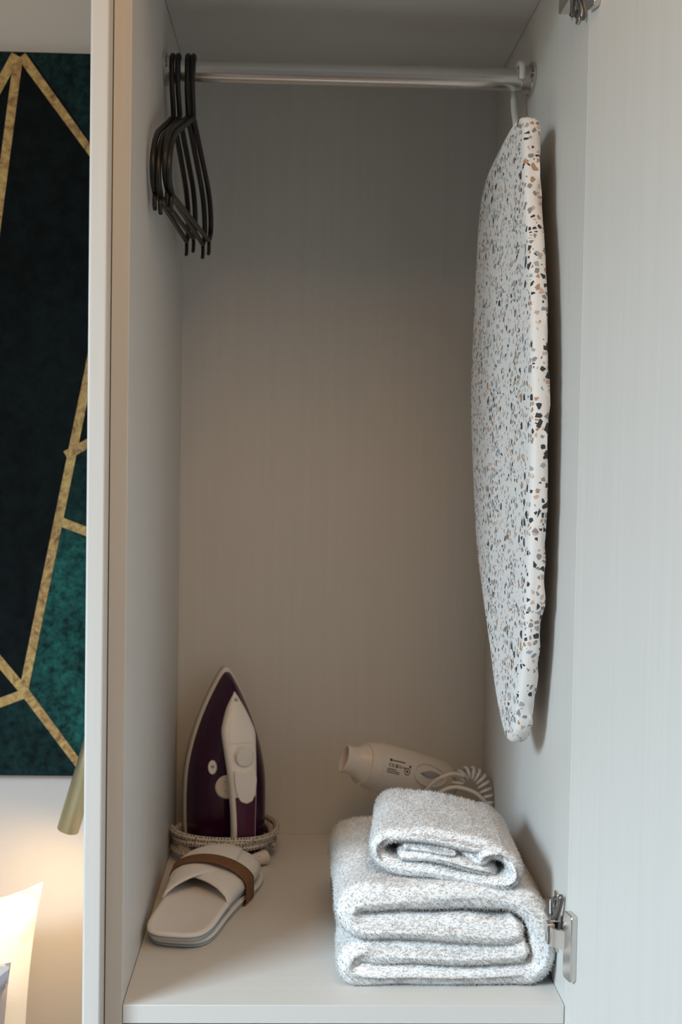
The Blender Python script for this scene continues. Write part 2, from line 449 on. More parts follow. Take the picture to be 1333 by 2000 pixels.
# ------------------------------------------------------------------ clothes hangers
def hanger(x, near_x, far_x, label, tip=0.0):
    """black plastic hanger hooked on the rail at x; its plane runs front to back, turned so that its ends lie at near_x and far_x"""
    half = 0.168
    a = math.atan2(-(far_x-near_x), 2*half)
    xm = (near_x+far_x)/2
    root = thing('clothes_hanger', label, 'hanger', (x, RY, RZ+RR), (0, 0, 0), 'black hangers on the rail')
    zt = RZ+RR                                  # the hook's inside rests on the rail's top
    rr = 0.0029
    R_ = RR+rr+0.0003
    def q(u, z):                                # u runs front (-) to back (+); z below the rail centre
        k = min(1.0, max(0.0, -(z)/0.055))
        return (x+(xm-x)*k+u*math.sin(-a)*1.0*k, RY+u*math.cos(a), RZ+z+tip*u*k)
    # hook: open at the back, over the rail, then straight down to the neck in front
    pts = []
    for k in range(13):
        t = math.radians(-25+k*(205/12)); pts.append(q(R_*math.cos(t), R_*math.sin(t)))
    pts += [q(-R_, -0.012), q(-R_*0.8, -0.026), q(-R_*0.35, -0.036), q(0, -0.046), q(0, -0.058)]
    hk = MB().tube(pts, rr, 10).build('hook', 'black_plastic', root, smooth=True)
    NZ = -0.054
    arms = [(-0.010, NZ-0.001), (-0.055, NZ-0.018), (-0.105, NZ-0.036), (-0.135, NZ-0.048), (-0.158, NZ-0.064), (-0.170, NZ-0.084), (-0.166, NZ-0.101), (-0.150, NZ-0.110)]
    near = spline(arms, 26); far = [(-u, z) for u, z in near]
    def strip(pl): return [q(u, z) for u, z in pl]
    b = MB()
    body = strip(near[::-1]+[(0, NZ+0.002)]+far)
    b.tube(body, 0.0031, 10)
    b.build('shoulder_arm', 'black_plastic', root, smooth=True)
    MB().tube(strip([(-0.152+0.304*k/20, NZ-0.1105) for k in range(21)]), 0.0027, 10).build('trouser_bar', 'black_plastic', root, smooth=True)
    for s in (-1, 1):
        MB().tube(strip([(s*0.152, NZ-0.111), (s*0.154, NZ-0.118), (s*0.153, NZ-0.124), (s*0.149, NZ-0.127)]), 0.0022, 8).build('strap_hook', 'black_plastic', root, smooth=True)
    return root
hanger(0.0092, 0.0065, 0.0140, 'black plastic hanger nearest the left side panel')
hanger(0.0155, 0.0120, 0.0225, 'black plastic hanger second from the left side panel', 0.028)
hanger(0.0262, 0.0185, 0.0345, 'black plastic hanger third from the left side panel', -0.022)
hanger(0.0322, 0.0225, 0.0420, 'black plastic hanger hooked furthest right along the rail', 0.010)

# ------------------------------------------------------------------ ironing board
ib = thing('ironing_board', 'small ironing board in a terrazzo-print cover hanging by its hook from the rail', 'ironing board', (0.38, 0.18, 0.235))
near_e = [(0.150, 0.8570), (0.129, 0.8460), (0.1235, 0.8150), (0.1120, 0.7600), (0.0930, 0.7083), (0.0782, 0.6466), (0.0684, 0.5767), (0.0642, 0.5075), (0.0646, 0.4334), (0.0690, 0.3832), (0.0765, 0.3321), (0.0860, 0.2952), (0.0990, 0.2569), (0.1090, 0.2335), (0.127, 0.2200)]
far_e = [(0.152, 0.2190), (0.1765, 0.2325), (0.2101, 0.2628), (0.2404, 0.303), (0.2876, 0.3606), (0.3254, 0.4166), (0.356, 0.5059), (0.3735, 0.5795), (0.3704, 0.6402), (0.3594, 0.7357), (0.3431, 0.8000), (0.3091, 0.8300), (0.2442, 0.8469), (0.1850, 0.8575)]
outline = spline(near_e+far_e, 168, closed=True)
fx = lambda y: 0.380-0.0645*(y-0.066)
fnx, fny = 1/math.hypot(1, 0.0645), 0.0645/math.hypot(1, 0.0645)     # unit normal of the board, away from its face
def board_ring(inset, depth, wob=0.0, seed=0.0):
    n = len(outline); ring = []
    for i, (y, z) in enumerate(outline):
        y0, z0 = outline[i-3]; y1, z1 = outline[(i+3) % n]
        ty, tz = y1-y0, z1-z0; l = math.hypot(ty, tz)
        ny, nz_ = -tz/l, ty/l                   # inward for this winding is fixed below
        w_ = wob*(nz(i*0.33, seed, 0.0)+0.6*nz(i*0.9, seed, 3.0))
        yy, zz = y+ny*SG*(inset+w_), z+nz_*SG*(inset+w_)
        dp = depth+wob*0.8*nz(i*0.27, seed, 9.0)
        ring.append((fx(yy)+fnx*dp, yy+fny*dp, zz))
    return ring
area2 = sum(outline[i-1][0]*outline[i][1]-outline[i][0]*outline[i-1][1] for i in range(len(outline)))
SG = 1 if area2 > 0 else -1
cov = MB()
cov.rings([board_ring(0.020, -0.0008), board_ring(0.008, -0.0005), board_ring(0.0026, 0.0006), board_ring(0.0006, 0.0026, 0.0002, 1), board_ring(0.0, 0.0060, 0.0010, 2),
           board_ring(0.0002, 0.0105, 0.0026, 3), board_ring(0.0008, 0.0142, 0.0038, 4), board_ring(0.0034, 0.0168, 0.0042, 5), board_ring(0.012, 0.0178, 0.0016, 6), board_ring(0.030, 0.0178, 0.0010, 7)], True, False)
cov.build('cover', 'terrazzo', ib, smooth=True, angle=60)
MB().rings([board_ring(0.004, 0.0040), board_ring(0.004, 0.0150)]).build('board_core', 'steel_dark', ib)
hk = spline([(0.3905, 0.215, 0.810), (0.3905, 0.245, 0.850), (0.3918, 0.275, 0.880), (0.3935, 0.302, 0.905), (0.3945, 0.3100, 0.925), (0.3955, 0.3075, 0.9425), (0.3965, 0.290, 0.9515), (0.3972, 0.2735, 0.9450), (0.3972, 0.2715, 0.9300)], 40)
MB().tube(hk, 0.0036, 12).build('hanging_hook', 'white_wire', ib, smooth=True)

# ------------------------------------------------------------------ steam iron
IA = math.radians(20)
ir = thing('steam_iron', 'dark purple and white steam iron standing upright on its heel in the left corner', 'iron', (0.0635, 0.509, 0.0), (0, 0, IA))
# local frame: x across, z up (towards the tip), -y from the soleplate to the handle
prof = [(0.0, 0.0500), (0.010, 0.0525), (0.04, 0.0545), (0.08, 0.0545), (0.11, 0.0520), (0.140, 0.0455), (0.168, 0.0365), (0.192, 0.0265), (0.212, 0.0165), (0.226, 0.0085), (0.233, 0.0030)]
prof = spline(prof, 40)
def iron_ring(sc, y, top=0.0, bot=0.0, skew=0.0):
    """outline scaled by sc in width, cut down by top at the tip, at depth y"""
    r = []
    pr = [(z*(0.233-top-bot)/0.233+bot, w_*sc) for z, w_ in prof]
    for z, w_ in pr: r.append((w_, y-skew*z, z))
    for z, w_ in reversed(pr): r.append((-w_, y-skew*z, z))
    return r
MB().rings([iron_ring(0.985, 0.0), iron_ring(1.0, -0.001), iron_ring(1.0, -0.0045), iron_ring(0.985, -0.005)]).build('soleplate', 'sole', ir, smooth=True, angle=40, world=False)
MB().rings([iron_ring(0.99, -0.005, 0.0005), iron_ring(1.0, -0.0065, 0.0005), iron_ring(0.985, -0.011, 0.001), iron_ring(0.965, -0.0125, 0.004)]).build('skirt', 'cream_plastic', ir, smooth=True, angle=40, world=False)
body = MB().rings([iron_ring(0.955, -0.0125, 0.006, 0.002), iron_ring(0.945, -0.018, 0.007, 0.001), iron_ring(0.90, -0.030, 0.012), iron_ring(0.82, -0.042, 0.020), iron_ring(0.70, -0.051, 0.034), iron_ring(0.50, -0.057, 0.055), iron_ring(0.20, -0.059, 0.085)])
body = body.build('water_tank', 'purple', ir, smooth=True, angle=50, world=False)
# heel block that the iron stands on
MB().rings([[(sx*0.040, y, z) for sx, y, z in ((-1, -0.014, 0.0), (1, -0.014, 0.0), (0.92, -0.070, 0.0), (0.55, -0.098, 0.0), (-0.55, -0.098, 0.0), (-0.92, -0.070, 0.0))],
            [(sx*0.040, y, z) for sx, y, z in ((-1, -0.014, 0.022), (1, -0.014, 0.022), (0.9, -0.066, 0.022), (0.5, -0.094, 0.022), (-0.5, -0.094, 0.022), (-0.9, -0.066, 0.022))]]).build('heel', 'purple', ir, bevel=0.003, world=False)
# handle: a broad arched strip from the nose down to the heel; stations (z, y, half width, thickness)
st = [(0.207, -0.046, 0.0012, 0.010), (0.198, -0.053, 0.0060, 0.014), (0.186, -0.060, 0.0120, 0.016), (0.170, -0.068, 0.0185, 0.018), (0.158, -0.074, 0.0215, 0.019),
      (0.140, -0.081, 0.0205, 0.020), (0.120, -0.088, 0.0190, 0.020), (0.100, -0.093, 0.0175, 0.020), (0.080, -0.096, 0.0165, 0.020), (0.060, -0.098, 0.0155, 0.020),
      (0.040, -0.099, 0.0150, 0.020), (0.020, -0.099, 0.0155, 0.020), (0.0, -0.098, 0.0165, 0.020)]
st = spline(st, 44)
def hring(z, y, hw, th, infl=0.0, lift=0.0):
    hw += infl; out = []
    for k in range(20):
        a = 2*pi*k/20; c_, s_ = math.cos(a), math.sin(a)
        X = hw*math.copysign(abs(c_)**0.5, c_); Yv = th/2*math.copysign(abs(s_)**0.6, s_)
        out.append((X, y+th/2-lift*(1 if s_ < 0 else 0)+Yv, z))
    return out
hand = MB().rings([hring(*s_) for s_ in st]).build('handle', 'white_plastic', ir, smooth=True, angle=55, world=False)
# raised plum grip on the lower half of the handle
gr = [s_ for s_ in st if s_[0] < 0.088]
def grip_ring(z, y, hw):
    hw = hw-0.0035
    return [(hw*t+0.0009, y-0.0020+0.0022*t*t-0.0*z, z) for t in (-1, -0.5, 0, 0.5, 1)]+[(hw*t+0.0009, y+0.004, z) for t in (1, -1)]
MB().rings([grip_ring(z, y, hw) for z, y, hw, th in gr]).build('grip_inlay', 'purple_handle', hand, smooth=True, angle=40, world=False)
def on_handle(z):
    return min(st, key=lambda s_: abs(s_[0]-z))
# spray cover plate on the upper handle
def plate(z0, z1, wf, lift, name, mat, n=8, taper=(1, 1), bev=0.0006):
    ring = []
    for k in range(n):
        z = z0+(z1-z0)*k/(n-1); s_ = on_handle(z); t = k/(n-1)
        hw = s_[2]*wf*(taper[0]+(taper[1]-taper[0])*t)
        y = s_[1]-lift
        ring.append([(-hw, y+0.0035, z), (-hw, y+0.0008, z), (-hw*0.5, y, z), (0, y-0.0003, z), (hw*0.5, y, z), (hw, y+0.0008, z), (hw, y+0.0035, z)])
    return MB().rings(ring).build(name, mat, hand, smooth=True, angle=35, world=False)
plate(0.148, 0.192, 0.74, 0.0016, 'spray_cover', 'white_plastic', 9, (0.95, 0.9))
s_ = on_handle(0.196); MB().lathe((0, s_[1]+0.003, 0.197), (0, -1, 0.25), [(0, 0.0028), (0.0035, 0.0022), (0.0035, 0.0010), (0.002, 0.0008)], 14).build('spray_nozzle', 'grey_plastic', hand, smooth=True, angle=40, world=False)
s_ = on_handle(0.132); MB().lathe((0.001, s_[1]+0.002, 0.132), (0, -1, 0), [(0, 0.0125), (0.007, 0.0120), (0.0095, 0.0105), (0.0100, 0.0)], 28, True, False).build('steam_knob', 'white_plastic', hand, smooth=True, angle=45, world=False)
# steam lever: shield-shaped button below the knob
lv = [(x, z+0.033) for x, z in ((-0.0135, 0.084), (-0.0145, 0.072), (-0.0125, 0.056), (-0.0075, 0.046), (0.0, 0.0430), (0.0075, 0.046), (0.0125, 0.056), (0.0145, 0.072), (0.0135, 0.084), (0.006, 0.081), (0, 0.0795), (-0.006, 0.081))]
MB().prism(lv, 0.0, 1.0, lambda a, b, h: (a+0.001, on_handle(b)[1]+0.002-h*0.0060, b)).build('steam_lever', 'white_plastic', hand, bevel=0.0012, world=False)
# oval button and thermostat dial on the tank's left flank
def disc_on(x, z, y, nrm, rx, rz, h, name, mat, parent, holes=()):
    n = Vector(nrm).normalized(); u = Vector((1, 0, 0)); u = (u-n*u.dot(n)).normalized(); v = n.cross(u)
    o = Vector((x, y, z))
    m = MB(); seg = 24
    pts = [(math.cos(2*pi*k/seg), math.sin(2*pi*k/seg)) for k in range(seg)]
    m.rings([[o+u*a*rx+v*b*rz+n*d for a, b in [(p*s2, q*s2) for p, q in pts]] for d, s2 in ((-0.004, 1), (h*0.7, 1), (h, 0.88))])
    ob = m.build(name, mat, parent, smooth=True, angle=40, world=False)
    for (a, b, r) in holes:
        m2 = MB().lathe(o+u*a+v*b+n*h, n, [(0, r), (0.0006, r*0.8)], 10); m2.build('marker', 'grey_plastic', ob, smooth=True, world=False)
    return ob
disc_on(-0.0300, 0.114, -0.0540, (-0.42, -0.9, 0.1), 0.0056, 0.0088, 0.003, 'spray_button', 'white_plastic', body, [(0.0005, 0.0012, 0.0022)])
disc_on(-0.0120, 0.089, -0.0580, (-0.25, -0.97, 0.05), 0.0150, 0.0150, 0.005, 'thermostat_dial', 'cream_plastic', body, [(-0.002, 0.007, 0.001), (-0.002, -0.004, 0.001)])
# cord wound round the heel, ending in a moulded plug
cx, cy = 0.0675, 0.466
def loop(rx, ry, z, a0, a1, n, wob, dz=0.0, ox=0.0, oy=0.0):
    out = []
    for k in range(n):
        t = k/(n-1); a = a0+(a1-a0)*t
        c_, s_ = math.cos(a), math.sin(a); e = 0.86
        out.append((cx+ox+rx*math.copysign(abs(c_)**e, c_), cy+oy+ry*math.copysign(abs(s_)**e, s_), z+wob*math.sin(a*1.7+rx*300)+dz*t))
    return out
path = loop(0.0615, 0.066, 0.0250, -0.4*pi, 1.9*pi, 54, 0.0016, 0.004) + loop(0.0640, 0.0700, 0.0150, -0.08*pi, 1.62*pi, 48, 0.0015, -0.004, 0.001, 0.0) + \
       [(cx+0.022, cy-0.071, 0.0085), (cx+0.034, cy-0.0665, 0.0085)]
path = spline(path, 210)
cord = MB().tube(path, 0.0042, 10, uv=True).build('power_cord', 'braid', ir, smooth=True)
path2 = spline(loop(0.0665, 0.066, 0.0345, 1.05*pi, 2.5*pi, 40, 0.001, -0.003, 0.0015, 0.002), 90)
MB().tube(path2, 0.0042, 10, uv=True).build('power_cord', 'braid', ir, smooth=True)
pc = Vector((cx+0.034, cy-0.0665, 0.0095)); px = Vector((0.80, 0.60, 0.03)).normalized()
pl = MB().lathe(pc, px, [(0, 0.0055), (0.004, 0.0065), (0.014, 0.0078), (0.026, 0.0090), (0.0275, 0.0080)], 22).build('plug_sleeve', 'cream_plastic', ir, smooth=True, angle=40)
for k, (a, d) in enumerate(((-0.9, 0.008), (-0.5, 0.013), (-1.2, 0.013))):
    side = Vector((-px.y, px.x, 0)); p = pc+px*d+(-side*math.cos(a)*-1*0+Vector((0.45, -0.75, 0.5+0.2*k)).normalized())*0.0068
    MB().lathe(p, Vector((0.45, -0.75, 0.5+0.2*k)), [(0, 0.0011), (0.0008, 0.0009)], 8).build('grip_dot', 'grey_plastic', pl, smooth=True)

# ------------------------------------------------------------------ slippers
def slip_frame(ox, oy, ang_):
    c_, s_ = math.cos(ang_), math.sin(ang_)
    return lambda u, v, z: (ox+u*c_+v*s_, oy-u*s_+v*c_, z)
# outline of a sole in its own frame: v from heel (0) to toe (0.262)
solepts = [(0.0, 0.0), (0.018, 0.002), (0.029, 0.012), (0.034, 0.035), (0.036, 0.08), (0.040, 0.125), (0.046, 0.165), (0.049, 0.195), (0.046, 0.225), (0.034, 0.250), (0.012, 0.262),
           (-0.012, 0.261), (-0.034, 0.248), (-0.046, 0.222), (-0.048, 0.195), (-0.044, 0.160), (-0.038, 0.12), (-0.036, 0.08), (-0.0345, 0.035), (-0.029, 0.012), (-0.018, 0.002)]
SOLE = spline(solepts, 84, closed=True)
def inset_poly(poly, d):
    n = len(poly); out = []
    for i in range(n):
        x0, y0 = poly[i-1]; x1, y1 = poly[(i+1) % n]; tx, ty = x1-x0, y1-y0; l = math.hypot(tx, ty) or 1
        out.append((poly[i][0]-ty/l*d, poly[i][1]+tx/l*d))
    return out
def half_width(v):
    r = [u for u, q in SOLE if abs(q-v) < 0.006 and u > 0]; return max(r) if r else 0.0
def slipper(name, label, fr, z0, tilt, puff, has_vamp=True):
    root = thing(name, label, 'slipper', fr(0, 0.13, z0), (0, 0, 0), 'pair of white slippers')
    zz = lambda v: z0+tilt*v
    P3 = lambda poly, h: [fr(u, v, zz(v)+h) for u, v in poly]
    MB().rings([P3(inset_poly(SOLE, 0.0015), 0.0), P3(SOLE, 0.0008), P3(SOLE, 0.0030), P3(inset_poly(SOLE, 0.001), 0.0034)]).build('outsole', 'slip_gap_shade' if has_vamp else 'slip_sole', root, smooth=True, angle=50)
    MB().rings([P3(inset_poly(SOLE, 0.0004), 0.0035), P3(inset_poly(SOLE, -0.0012), 0.0050), P3(inset_poly(SOLE, -0.0010), 0.0068), P3(inset_poly(SOLE, 0.0015), 0.0082), P3(inset_poly(SOLE, 0.0045), 0.0080), P3(inset_poly(SOLE, 0.0055), 0.0074)]).build('insole', 'slip_sole', root, smooth=True, angle=60)
    # vamp: two overlapping flaps rising over the toe half
    def vamp(side, name, lift, edge):
        N, K = 22, 16; grid = []
        for i in range(N):
            t = i/(N-1)
            row = []
            for k in range(K):
                s_ = k/(K-1)                     # 0 at own side edge, 1 past the midline
                a = edge(s_)                     # start of the flap along v for this strand
                v = a+(0.2605-a)*t
                # half-width at v
                if v > 0.2: hw = 0.049*math.sqrt(max(0.0, 1-((v-0.195)/0.0665)**2)) if v > 0.195 else half_width(v)
                else: hw = half_width(v)
                u = side*hw*(1-s_*1.55)
                e = max(0.0, 1-(u/max(hw, 1e-4))**2)
                toe = min(1.0, max(0.0, (0.262-v)/0.045))**0.5
                h = 0.0066+puff*(e**0.55)*toe*(0.72+0.28*min(1, t*3))+lift*e
                row.append(fr(u, v, zz(v)+h))
            grid.append(row)
        m = MB()
        n = N; vs = [p for r in grid for p in r]; fs = []
        for i in range(N-1):
            for k in range(K-1): fs.append((i*K+k, i*K+k+1, (i+1)*K+k+1, (i+1)*K+k))
        m.add(vs, fs)
        o = m.build(name, 'slip_cloth', root, smooth=True)
        so = o.modifiers.new('thickness', 'SOLIDIFY'); so.thickness = 0.0022; so.offset = 1.0
        # bound edge
        MB().tube([Vector(p)+Vector((0, 0, 0.001)) for p in grid[0]], 0.0016, 8).build('binding', 'slip_cloth', o, smooth=True)
    vamp(1, 'right_flap', 0.0, lambda s_: 0.094+0.050*s_**0.9)
    vamp(-1, 'left_flap', 0.0036, lambda s_: 0.098+0.066*s_**1.1)
    return root
fr = slip_frame(0.0345, 0.1310, math.radians(9.5))
fr_low = slip_frame(0.0365, 0.1410, math.radians(9.8))
slipper('slipper', 'white fabric slipper lying underneath its twin on the wardrobe shelf', fr_low, 0.0004, 0.0, 0.0008)
slipper('slipper', 'white fabric slipper lying on top of the pair, two flaps crossing over the toe', fr, 0.0105, 0.020, 0.0185)
# paper band round the pair
def band():
    m = MB(); K = 40; inner = []; rings = []
    def sect(v, off):
        pts = []
        hw = half_width(v)+0.0026
        for k in range(K):                       # over the top, from the right edge to the left
            u = hw*math.cos(pi*k/(K-1)); e = max(0.0, 1-(u/hw)**2)
            z = 0.0105+0.020*v+0.0066+0.0185*(e**0.55)+0.0036*e+0.0034
            pts.append((u, max(z, 0.0)+off))
        pts[0] = (hw, 0.016); pts[-1] = (-hw, 0.016)
        pts += [(-hw, 0.004), (-hw+0.002, 0.0003), (hw-0.002, 0.0003), (hw, 0.004)]
        return [fr(u, v-0.010*u/0.05+0.002, z) for u, z in pts]
    m.rings([sect(0.150+0.0055*k, 0.0002) for k in range(6)], False, False)
    o = m.build('paper_band', 'kraft', None, smooth=True, angle=60)
    so = o.modifiers.new('thickness', 'SOLIDIFY'); so.thickness = 0.0005; so.offset = 1
    return tag(o, 'brown kraft paper band wrapped round the white slippers', 'paper band')
band()

# ------------------------------------------------------------------ towels
def ribbon(path, n, th, seed, amp):
    """closed outline of a ribbon of thickness th following a centre line given in (x, z)"""
    c_ = spline(path, n); L, R_ = [], []
    for i, (x, z) in enumerate(c_):
        x0, z0 = c_[max(0, i-1)]; x1, z1 = c_[min(n-1, i+1)]
        tx, tz = x1-x0, z1-z0; l = math.hypot(tx, tz) or 1
        t = th/2*(1+amp*nz(i*0.21, seed, 0.3))
        L.append((x, z, -tz/l*t, tx/l*t)); R_.append((x, z, tz/l*t, -tx/l*t))
    x, z = c_[-1]; x0, z0 = c_[-2]; l = math.hypot(x-x0, z-z0); ex, ez = (x-x0)/l*th*0.28, (z-z0)/l*th*0.28
    x2, z2 = c_[0]; x3, z3 = c_[1]; l = math.hypot(x2-x3, z2-z3); sx, sz = (x2-x3)/l*th*0.28, (z2-z3)/l*th*0.28
    return L+[(x, z, ex, ez)]+R_[::-1]+[(x2, z2, sx, sz)]
def towel_mesh(ribs, depth, fn, seed, wob=0.0032, ns=26, edge=0.012, floor=None):
    """extrude the ribbons front to back; every ribbon's front and back edges are rounded over"""
    m = MB()
    for ri, rb in enumerate(ribs):
        rings = []
        ys = []
        for k in range(6): a = pi/2*k/5; ys.append((edge*(1-math.cos(a)), max(0.10, math.sin(a))))
        ys = sorted(ys)
        ys += [(edge+(depth-2*edge)*k/ns, 1.0) for k in range(1, ns)]
        ys += [(depth-y, s_) for y, s_ in sorted(ys[:6], reverse=True)]
        for y, s_ in ys:
            r = []
            for i, (x, z, ox, oz) in enumerate(rb):
                fo = 0.011*nz(i*0.06, seed+ri*5, 2.0)*(1 if y < depth*0.5 else -1)*max(0, 1-abs(y if y < depth/2 else depth-y)/0.08)
                dx = wob*nz(x*22+seed, y*16, z*30+ri); dz_ = wob*nz(x*20, y*15+seed, z*34+7+ri)
                # long soft creases running with the fold
                dz_ += 0.0011*math.sin((x*0.7+y*0.35)*150+seed+2.5*nz(x*9, y*9, seed))*nz(x*13, y*8, seed+4)
                zz = z+oz*s_+dz_*(0.5+0.5*s_)
                if floor is not None: zz = max(floor, zz)
                r.append(fn(x+ox*s_+dx, y+fo, zz))
            rings.append(r)
        base = len(m.v); m.rings(rings, False, False)
        n = (len(rb)-2)//2; tot = len(rb)           # cap both ends with a ladder of quads across the ribbon
        for off in (0, (len(rings)-1)*tot):
            q = base+off
            m.f += [(q+i, q+i+1, q+2*n-1-i, q+2*n-i) for i in range(n-1)]
            m.f += [(q+n-1, q+n, q+n+1), (q+2*n, q+2*n+1, q)]
    return m
def terry_pile(obj, count, length, seed):
    """short looped pile standing on the towel's skin, one mesh of tiny spikes"""
    me = obj.data; me.calc_loop_triangles()
    nt = len(me.loop_triangles)
    co = np.empty(len(me.vertices)*3); me.vertices.foreach_get('co', co); co = co.reshape(-1, 3)
    tri = np.empty(nt*3, int); me.loop_triangles.foreach_get('vertices', tri); tri = tri.reshape(-1, 3)
    a, b, c_ = co[tri[:, 0]], co[tri[:, 1]], co[tri[:, 2]]
    nr = np.cross(b-a, c_-a); ar = np.linalg.norm(nr, axis=1); nr = nr/np.maximum(ar, 1e-12)[:, None]
    rg = np.random.default_rng(seed)
    pick = rg.choice(nt, count, p=ar/ar.sum())
    u, v = rg.random(count), rg.random(count); fl = u+v > 1; u[fl] = 1-u[fl]; v[fl] = 1-v[fl]
    p = a[pick]+(b-a)[pick]*u[:, None]+(c_-a)[pick]*v[:, None]
    n = nr[pick]+rg.normal(0, 0.55, (count, 3)); n /= np.linalg.norm(n, axis=1)[:, None]
    s1 = np.cross(n, rg.normal(0, 1, (count, 3))); s1 /= np.linalg.norm(s1, axis=1)[:, None]
    s2 = np.cross(n, s1)
    L = length*(0.55+0.75*rg.random(count))[:, None]; wd_ = 0.00052
    base = p-n*0.0003
    V = np.stack([base+s1*wd_, base-s1*wd_*0.5+s2*wd_*0.87, base-s1*wd_*0.5-s2*wd_*0.87, p+n*L+s1*L*0.35], 1).reshape(-1, 3)
    i4 = np.arange(count)*4
    F = np.stack([np.stack([i4, i4+1, i4+3], 1), np.stack([i4+1, i4+2, i4+3], 1), np.stack([i4+2, i4, i4+3], 1)], 1).reshape(-1, 3)
    m2 = bpy.data.meshes.new('terry_pile')
    m2.vertices.add(len(V)); m2.vertices.foreach_set('co', V.ravel())
    m2.loops.add(F.size); m2.loops.foreach_set('vertex_index', F.ravel())
    m2.polygons.add(len(F)); m2.polygons.foreach_set('loop_start', np.arange(len(F))*3); m2.polygons.foreach_set('loop_total', np.full(len(F), 3))
    m2.update(calc_edges=True)
    m2.polygons.foreach_set('use_smooth', np.ones(len(F), bool))
    m2.normals_split_custom_set_from_vertices(np.repeat(nr[pick]*0.66+n*0.34, 4, axis=0).tolist())
    m2.materials.append(MAT['terry'])
    o = bpy.data.objects.new('terry_pile', m2); COL.objects.link(o); o.parent = obj; o['kind'] = 'stuff'
    return o

# bath towel: its end shows one long spiral of four layers
BT = 0.0254
bpath = [(0.372, 0.0560), (0.362, 0.0535), (0.33, 0.0550), (0.29, 0.0580), (0.25, 0.0580), (0.226, 0.0575), (0.2145, 0.0640), (0.2110, 0.0740), (0.2180, 0.0830), (0.236, 0.0855), (0.28, 0.0865), (0.33, 0.0865), (0.368, 0.0835), (0.388, 0.0720), (0.3985, 0.0520), (0.3975, 0.0290), (0.384, 0.0145), (0.36, 0.0115), (0.31, 0.0115), (0.26, 0.0115), (0.228, 0.0120), (0.2165, 0.0170), (0.2155, 0.0260), (0.2240, 0.0335), (0.25, 0.0350), (0.30, 0.0345), (0.35, 0.0340), (0.378, 0.0345)]
bt = towel_mesh([ribbon(bpath, 130, BT, 1.0, 0.16)], 0.255, lambda x, y, z: (min(x, W-0.0012), 0.0380+y, z), 3.3, floor=0.0004)
bt = bt.build('bath_towel', 'terry', None, smooth=True)
tag(bt, 'large white terry bath towel folded in thick layers on the shelf', 'towel')
terry_pile(bt, 140000, 0.0029, 5)
# hand towel: an outer wrap with a flat inner fold
ht_ring = [(0.052, 0.0410), (0.03, 0.0430), (-0.03, 0.0435), (-0.052, 0.0420), (-0.0655, 0.0345), (-0.0690, 0.0240), (-0.062, 0.0135), (-0.045, 0.0085), (0.0, 0.0078), (0.040, 0.0078), (0.059, 0.0125), (0.0660, 0.0235), (0.062, 0.0345), (0.050, 0.0410), (0.036, 0.0370), (0.030, 0.0290), (0.023, 0.0335), (0.014, 0.0365)]
ht_in = [(-0.046, 0.0225), (-0.02, 0.0240), (0.003, 0.0235), (0.020, 0.0215), (0.038, 0.0200), (0.045, 0.0190)]
ht_in2 = [(-0.042, 0.0310), (-0.02, 0.0318), (0.006, 0.0315)]
RA = math.radians(-13)
HTO = (0.3060, 0.054, 0.0985)
def hfn(x, y, z):
    t = y/0.14
    return (HTO[0]+x*math.cos(RA)*(1-0.06*t)-y*math.sin(RA)*0.25, HTO[1]+x*math.sin(RA)+y*math.cos(RA), HTO[2]+z*1.0+0.003*t-0.13*max(0, x+0.02))
ht = towel_mesh([ribbon(ht_ring, 90, 0.0140, 2.0, 0.15), ribbon(ht_in, 24, 0.0125, 4.0, 0.15), ribbon(ht_in2, 18, 0.008, 6.0, 0.15)], 0.150, hfn, 8.1, wob=0.0018, ns=18, edge=0.009)
ht = ht.build('hand_towel', 'terry', None, smooth=True)
tag(ht, 'small white terry hand towel rolled flat on top of the bath towel', 'towel')
terry_pile(ht, 75000, 0.0027, 6)

# ------------------------------------------------------------------ hair dryer
A0 = Vector((0.2195, 0.428, 0.1310)); A1 = Vector((0.372, 0.508, 0.0760))
ax = (A1-A0).normalized()
hd = thing('hair_dryer', 'cream hair dryer with a coiled cord propped against the back panel behind the towels', 'hair dryer', (0.335, 0.495, 0.0))
up = Vector((0, 0, 1)); sd = ax.cross(up).normalized(); uu = sd.cross(ax)
if sd.y > 0: sd = -sd                            # towards the front
def dring(d, r, flat=1.0, n=36):
    return [A0+ax*d+(sd*math.cos(a)*r*flat+uu*math.sin(a)*r) for a in [2*pi*k/n for k in range(n)]]
bodyp = [(0.026, 0.0262), (0.034, 0.0285), (0.050, 0.0310), (0.070, 0.0318), (0.100, 0.0312), (0.130, 0.0295), (0.150, 0.0280), (0.160, 0.0255), (0.163, 0.0225)]
hb = MB().rings([dring(d, r) for d, r in bodyp]).build('barrel', 'cream_plastic', hd, smooth=True, angle=50)
MB().rings([dring(0.0390, 0.0295), dring(0.0395, 0.0299), dring(0.0402, 0.0300), dring(0.0407, 0.0297)], False, False).build('barrel_seam', 'cream_plastic', hb, smooth=True)
MB().rings([dring(0.033, 0.0280, 1), dring(0.027, 0.0255, 0.98), dring(0.021, 0.0205, 0.86), dring(0.014, 0.0180, 0.74), dring(0.006, 0.0170, 0.64), dring(0.0, 0.0172, 0.60), dring(-0.001, 0.0160, 0.54), dring(0.004, 0.0148, 0.5), dring(0.020, 0.0140, 0.55)], False, True).build('concentrator_nozzle', 'cream_plastic', hd, smooth=True, angle=60)
MB().rings([dring(0.1632, 0.0215), dring(0.166, 0.0205), dring(0.168, 0.012)]).build('intake_grille', 'grey_plastic', hd, smooth=True, angle=40)
